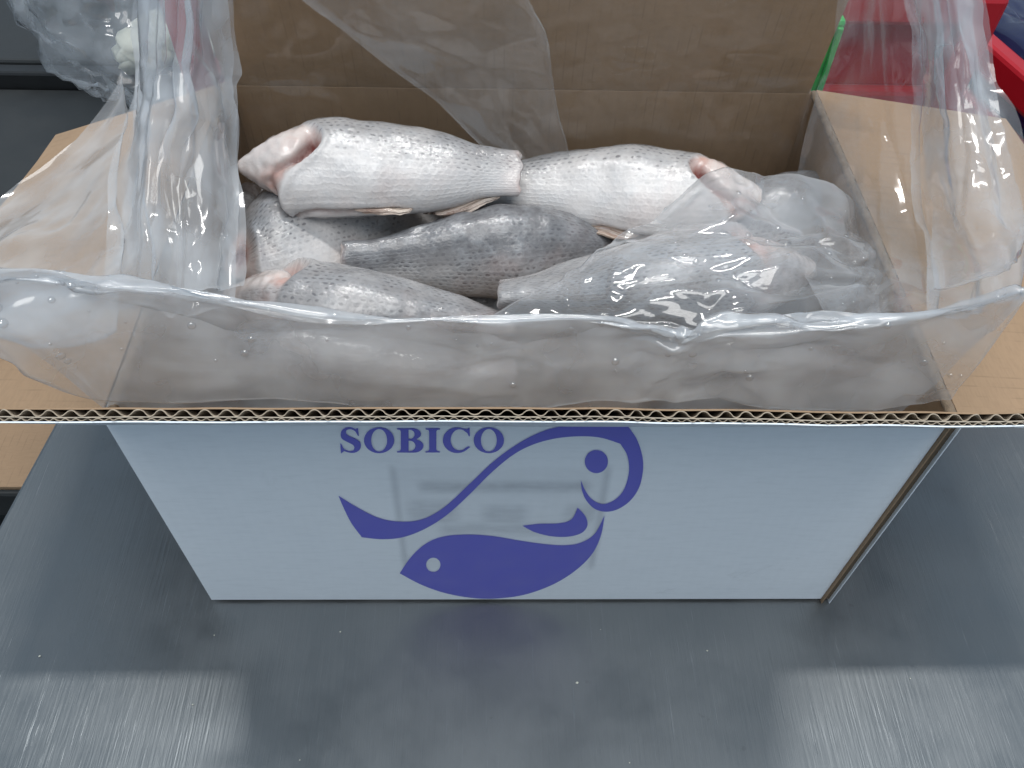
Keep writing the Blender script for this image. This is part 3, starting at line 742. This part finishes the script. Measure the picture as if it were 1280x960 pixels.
FM_clear = film_material('film_clear', .13)
FM_back = film_material('film_back', .012, slant=.15, gloss=.65)
FM_fold = film_material('film_fold', .23, slant=.55, gloss=1.15, rough=.085)
FM_milk = film_material('film_milky', .37, slant=.16)
FM_mid = film_material('film_two_layers', .27)
FM_gather = film_material('film_gathered', .30)

bag = empty('plastic_liner_bag', (0, .14, .06), 'clear crinkled plastic liner bag spilling over the carton rim', 'plastic bag')
BAG = Vector((0, .14, .06))
def adopt(o): o.location = -BAG; return o
def row(pts): return [PX(u, v, y=y) for (u, v, y) in pts]

# front wall of the bag: up from the box, over a soft fold, and down behind the front flap
rim = [(-70, 352, -.02), (40, 350, -.008), (150, 358, .0), (300, 382, .004), (430, 399, .005), (560, 403, .006), (700, 404, .006), (800, 411, .007), (850, 420, .008), (900, 413, .007), (1000, 408, .006), (1100, 402, .004), (1190, 386, -.002), (1278, 366, -.012)]
nR = len(rim)
Rm = np.array([PX(u, v, y=y) for u, v, y in rim])
lowx = np.linspace(-.262, .232, nR)
outer_low = np.array([[Rm[i][0] * .55 + lowx[i] * .45, -.001 + .002 * math.sin(i), .212 + (.02 if i in (0, nR - 1) else 0)] for i in range(nR)])
outer_low[0] = PX(-70, 430, y=-.03); outer_low[1] = PX(30, 468, y=-.026); outer_low[2] = PX(120, 506, y=-.010); outer_low[-1] = PX(1190, 502, y=-.010); outer_low[-2] = PX(1140, 520, y=-.002)
inner_low = np.array([[np.clip(Rm[i][0], -.192, .192), .016, .150] for i in range(nR)])
outer_mid = Rm * .5 + outer_low * .5 + np.array([0, -.002, 0])
fold_o = Rm + np.array([0, -.0008, -.0022]); fold_i = Rm + np.array([0, .0008, -.0022])
inner_mid = Rm * .55 + inner_low * .45 + np.array([0, .002, 0])
o, DRAPE = film('front_drape', [outer_low, outer_mid, fold_o, Rm, fold_i, inner_mid, inner_low], .0018, FM_milk, bag, [(.030, .06, .0044, .3), (.011, .030, .0034, .4), (.006, .012, .0016, 0)], 1, .9); adopt(o)

# left gathered column of film
g = [row([(176, -60, .20), (200, -60, .17), (225, -60, .165), (245, -60, .18), (262, -60, .21)]),
     row([(170, 60, .19), (200, 60, .155), (225, 60, .15), (250, 60, .165), (278, 70, .20)]),
     row([(158, 130, .17), (190, 130, .14), (220, 130, .135), (255, 130, .15), (288, 130, .185)]),
     row([(146, 210, .14), (185, 210, .115), (215, 210, .115), (250, 210, .125), (284, 210, .15)]),
     row([(142, 300, .10), (180, 300, .085), (215, 300, .085), (250, 300, .09), (286, 290, .11)]),
     row([(138, 390, .05), (175, 395, .04), (210, 395, .04), (245, 395, .045), (280, 390, .06)])]
o, _ = film('left_gather', g, .0014, FM_gather, bag, [(.12, .011, .0075, .1), (.030, .012, .0022, 0), (.010, .008, .0006, 0)], 2, .5); adopt(o)
g2 = [[p + np.array([.003, .012, .002]) for p in r] for r in g]
o, _ = film('left_gather', g2, .0016, FM_gather, bag, [(.10, .014, .0080, -.1), (.028, .014, .0022, 0), (.012, .008, .0006, 0)], 7, .5); adopt(o)
# film apron lying over the left flap
a = [row([(-70, 330, .10), (0, 262, .16), (80, 188, .20), (165, 104, .235)]),
     row([(-75, 370, .06), (10, 315, .10), (85, 270, .13), (160, 200, .16)]),
     row([(-75, 400, .03), (15, 370, .05), (90, 345, .07), (152, 300, .09)]),
     row([(-75, 425, -.012), (15, 430, -.008), (90, 440, .0), (150, 420, .01)])]
o, _ = film('left_apron', a, .0020, FM_mid, bag, [(.06, .05, .0042, 0), (.016, .025, .0018, .1), (.007, .01, .0009, 0)], 3, .8); adopt(o)

# right standing sheets
r1 = [row([(1122, -60, .20), (1160, -60, .17), (1190, -60, .16), (1224, -60, .17)]),
      row([(1140, 60, .185), (1170, 60, .155), (1200, 60, .145), (1232, 60, .155)]),
      row([(1146, 150, .16), (1180, 150, .13), (1215, 150, .12), (1252, 150, .13)]),
      row([(1152, 240, .12), (1190, 240, .095), (1232, 240, .085), (1276, 232, .09)]),
      row([(1160, 310, .08), (1200, 310, .06), (1240, 310, .05), (1284, 305, .05)]),
      row([(1165, 400, .01), (1200, 394, .0), (1240, 384, -.005), (1276, 370, -.010)])]
o, _ = film('right_sheet', r1, .0014, FM_mid, bag, [(.16, .018, .0060, .08), (.035, .016, .0026, 0), (.010, .009, .0013, 0)], 4, .9); adopt(o)
r3 = [[p_ + np.array([.006, .016, .003]) for p_ in r_] for r_ in r1]
o, _ = film('right_sheet', r3, .0016, FM_clear, bag, [(.14, .022, .0060, -.1), (.04, .02, .0030, 0), (.012, .010, .0012, 0)], 14, .9); adopt(o)
r2 = [row([(1066, -60, .255), (1095, -60, .235), (1125, -60, .22), (1165, -60, .20)]),
      row([(1050, 60, .25), (1085, 60, .225), (1115, 60, .205), (1155, 60, .185)]),
      row([(1028, 150, .24), (1070, 150, .20), (1112, 150, .18), (1150, 150, .165)]),
      row([(1002, 240, .215), (1060, 250, .165), (1110, 250, .14), (1156, 250, .125)]),
      row([(1000, 330, .15), (1070, 330, .115), (1120, 330, .095), (1166, 330, .085)]),
      row([(1040, 410, .05), (1085, 408, .035), (1125, 405, .02), (1172, 398, .008)])]
o, _ = film('right_sheet', r2, .0016, FM_clear, bag, [(.20, .022, .0050, .05), (.06, .02, .0010, 0), (.013, .010, .0004, 0)], 5, .9); adopt(o)

# film against the back wall and flap, with a diagonal folded band
b = [row([(240, -60, .256), (500, -60, .252), (760, -60, .252), (1070, -60, .256)]),
     row([(262, 60, .262), (500, 60, .258), (760, 60, .258), (1050, 60, .262)]),
     row([(290, 130, .262), (500, 130, .26), (760, 130, .258), (1012, 130, .262)]),
     row([(296, 240, .25), (500, 240, .25), (760, 240, .25), (1000, 240, .25)])]
o, _ = film('back_film', b, .0024, FM_back, bag, [(.06, .08, .0022, 0), (.02, .04, .0016, .2), (.008, .014, .0008, 0)], 6, 1.); adopt(o)
bb = [row([(350, -30, .236), (450, -30, .240), (560, -30, .242), (640, -30, .240)]),
      row([(450, 52, .236), (520, 48, .240), (610, 40, .242), (680, 35, .240)]),
      row([(545, 125, .236), (590, 118, .240), (650, 108, .242), (690, 100, .240)]),
      row([(640, 215, .232), (660, 213, .235), (690, 210, .236), (715, 207, .234)])]
o, _ = film('folded_band', bb, .0016, film_material('film_band', .13), bag, [(.09, .02, .0018, .0), (.02, .012, .0008, 0)], 8, .8); adopt(o)

# film folded back over the fish at the right
zf = .205
def rz(pts): return [PX(u, v, z=z) for u, v, z in pts]
c = [rz([(838, 258, .188), (893, 216, .198), (970, 222, .200), (1050, 235, .196), (1078, 268, .188)]),
     rz([(790, 290, .196), (870, 285, .205), (960, 290, .205), (1045, 295, .200), (1086, 305, .190)]),
     rz([(700, 345, .198), (800, 340, .208), (920, 340, .210), (1030, 345, .205), (1096, 350, .190)]),
     rz([(612, 398, .190), (740, 412, .200), (880, 420, .205), (1010, 420, .200), (1104, 412, .185)]),
     rz([(610, 440, .150), (740, 460, .150), (880, 470, .150), (1010, 470, .150), (1110, 450, .150)])]
o, FOLD = film('fold_over_fish', c, .0015, FM_fold, bag, [(.024, .045, .0095, .35), (.011, .022, .0036, .3), (.006, .009, .0012, 0)], 9, .5, collide=True); adopt(o)

# water beads clinging to the film
def beads(src, count, seed, ulo, uhi):
    nu, nv, _ = src.shape; rnd = random.Random(seed); vv, fc = [], []
    for k in range(count):
        i = int(nu * rnd.uniform(ulo, uhi)); j = int(nv * (rnd.random() ** 1.3 if seed == 1 else rnd.random()))
        i = min(max(i, 1), nu - 2); j = min(max(j, 1), nv - 2)
        p = src[i, j]; n_ = np.cross(src[i + 1, j] - src[i - 1, j], src[i, j + 1] - src[i, j - 1]); n_ = n_ / (np.linalg.norm(n_) + 1e-9)
        if np.dot(n_, CAM_C - p) < 0: n_ = -n_
        t1 = np.cross(n_, [.3, .5, .8]); t1 /= np.linalg.norm(t1); t2 = np.cross(n_, t1); r = rnd.choice((.0006, .0008, .0008, .0011, .0017)) * rnd.uniform(.8, 1.2)
        b0 = len(vv)
        for q, (rr_, hh_) in enumerate(((1, 0), (.8, .35), (.45, .55))):
            for m in range(10):
                a_ = 2 * math.pi * m / 10; vv.append(p + r * rr_ * (math.cos(a_) * t1 + math.sin(a_) * t2) + r * hh_ * n_)
        vv.append(p + r * .6 * n_)
        for q in range(2):
            for m in range(10): fc.append((b0 + q * 10 + m, b0 + q * 10 + (m + 1) % 10, b0 + q * 10 + 10 + (m + 1) % 10, b0 + q * 10 + 10 + m))
        for m in range(10): fc.append((b0 + 20 + m, b0 + 20 + (m + 1) % 10, b0 + 30))
    o = mesh_obj('water_beads', vv, fc, FM_bead, bag, True); adopt(o); o['kind'] = 'stuff'
FM_bead = film_material('film_bead', .05, slant=.25, gloss=2.2, rough=.04)
beads(DRAPE, 110, 1, .12, .52); beads(FOLD, 60, 2, .1, .8)

# loose scales and specks of frost dropped on the steel
rs = random.Random(21); vv, fc = [], []
for k in range(26):
    x = rs.uniform(-.32, .42); y = rs.uniform(-.16, -.012) if rs.random() < .7 else rs.uniform(0, .2)
    if y > -.01 and abs(x) < .235: continue
    r = rs.uniform(.0003, .0010); b0 = len(vv); ph = rs.uniform(0, 6.28); tl_ = rs.uniform(0, .5)
    for m in range(8):
        a_ = ph + 2 * math.pi * m / 8; rad = r * rs.uniform(.7, 1.1); vv.append((x + rad * math.cos(a_), y + rad * math.sin(a_) * .8, .0004 + r * .5 * tl_ * (1 + math.cos(a_))))
    vv.append((x, y, .0005 + r * .5)); fc += [(b0 + m, b0 + (m + 1) % 8, b0 + 8) for m in range(8)]
sc_ = mesh_obj('fish_scale_flecks', vv, fc, MAT['ice'], None, True)
tag(sc_, 'tiny pale fish scale flecks scattered on the steel table', 'scales', kind='stuff')

# ================================================================== BACKGROUND THINGS
def crate(name, label, loc, rz_, sx, sy, h, liner):
    root = empty(name, loc, label, 'crate'); root.rotation_euler.z = rz_
    def bar(n_, lo, hi, bv=.004): return box_mesh(n_, lo, hi, MAT['red'], root, bv)
    t = .012
    for y0 in (-sy / 2, sy / 2 - t):
        bar('top_rail', (-sx / 2, y0 - .003, h - .028), (sx / 2, y0 + t + .003, h)); bar('lower_rail', (-sx / 2, y0, h * .42), (sx / 2, y0 + t, h * .68)); bar('bottom_rail', (-sx / 2, y0, 0), (sx / 2, y0 + t, h * .25))
    for x0 in (-sx / 2, sx / 2 - t):
        bar('top_rail', (x0 - .003, -sy / 2 + t + .0035, h - .028), (x0 + t + .003, sy / 2 - t - .0035, h)); bar('lower_rail', (x0, -sy / 2 + t + .001, h * .42), (x0 + t, sy / 2 - t - .001, h * .68)); bar('bottom_rail', (x0, -sy / 2 + t + .001, 0), (x0 + t, sy / 2 - t - .001, h * .25))
    for x in (-sx / 2, sx / 2):
        for y in (-sy / 2, sy / 2): bar('corner_post', (x - .011, y - .011, .001), (x + .011, y + .011, h - .002))
    box_mesh('inner_wall', (-sx / 2 + t + .001, -sy / 2 + t + .0005, .009), (sx / 2 - t - .001, -sy / 2 + t + .0025, h - .03), MAT['blue' if liner else 'red'], root)
    bar('base', (-sx / 2 + t + .001, -sy / 2 + t + .001, .001), (sx / 2 - t - .001, sy / 2 - t - .001, .008))
    return root
crate('red_crate', 'red slatted plastic crate at the right edge, blue liner inside', (.553, .507, .0005), math.radians(-77), .40, .30, .150, True)
# blue sheet filling the right crate
def lumpy(name, x0, x1, y0, y1, z, amp, mat, loc, rzv, seed, sides):
    n, m = 40, 40; vv, fc = [], []
    for i in range(n + 1):
        for j in range(m + 1):
            x = x0 + (x1 - x0) * i / n; y = y0 + (y1 - y0) * j / m
            e = min(i, n - i, j, m - j) / 4.
            zz = z + amp * noise.noise(Vector((x * 14, y * 14, seed))) + amp * .5 * abs(noise.noise(Vector((x * 40, y * 40, seed))))
            vv.append((x, y, zz if e >= .25 else sides))
    for i in range(n):
        for j in range(m): a_ = i * (m + 1) + j; fc.append((a_, a_ + m + 1, a_ + m + 2, a_ + 1))
    o = mesh_obj(name, vv, fc, mat, None, True); o.location = loc; o.rotation_euler.z = rzv; return o
bl = lumpy('blue_liner', -.186, .186, -.136, .136, .142, .018, MAT['navy'], (.553, .507, .0005), math.radians(-77), 3, .012)
tag(bl, 'dark blue plastic sheet filling the red crate at the right edge', 'plastic sheet')
crate('red_crate', 'red plastic crate behind the carton, seen either side of its raised flap', (.045, .475, .0005), 0, .56, .28, .25, False)
gb = empty('green_crate', (.232, .312, 0), 'bright green plastic crate wall squeezed behind the right end of the back flap', 'crate')
box_mesh('wall', (-.022, -.006, .0005), (-.012, .006, .240), MAT['green'], gb, .003)
for k in range(1): box_mesh('rib', (-.018 + k * .010, -.0095, .002), (-.014 + k * .010, -.0062, .236), MAT['green'], gb, .001)

# crumpled clear bag with pale frozen pieces on the bench, top left
cbag = empty('crumpled_bag', (-.45, .77, -.09), 'crumpled clear bag of pale frozen pieces on the dark bench, top left', 'plastic bag')
def blob(name, c, r, mat, parent, seed, amp, sub=4, squash=.8):
    bm = bmesh.new(); bmesh.ops.create_icosphere(bm, subdivisions=sub, radius=1)
    for v in bm.verts:
        p = v.co.copy(); f = 1 + amp * noise.noise(p * 1.9 + Vector((seed, 0, 0))) + amp * .6 * abs(noise.noise(p * 4.6 + Vector((0, seed, 0)))) + amp * .3 * abs(noise.noise(p * 10 + Vector((0, 0, seed))))
        v.co = Vector((p.x * r[0], p.y * r[1], p.z * r[2])) * f + Vector(c)
    me = bpy.data.meshes.new(name); bm.to_mesh(me); bm.free()
    me.polygons.foreach_set('use_smooth', [True] * len(me.polygons)); return link(name, me, mat, parent)
blob('clear_skin', (0, 0, .11), (.115, .12, .13), film_material('film_far_bag', .16), cbag, 5, .28, 5)
rr = random.Random(4)
for k in range(9):
    blob('frozen_piece', (.03 + rr.uniform(-.04, .06), rr.uniform(-.05, .05), .045 + rr.uniform(0, .05)), (.03, .026, .02), MAT['ice'], cbag, k * 2.3, .5, 3)
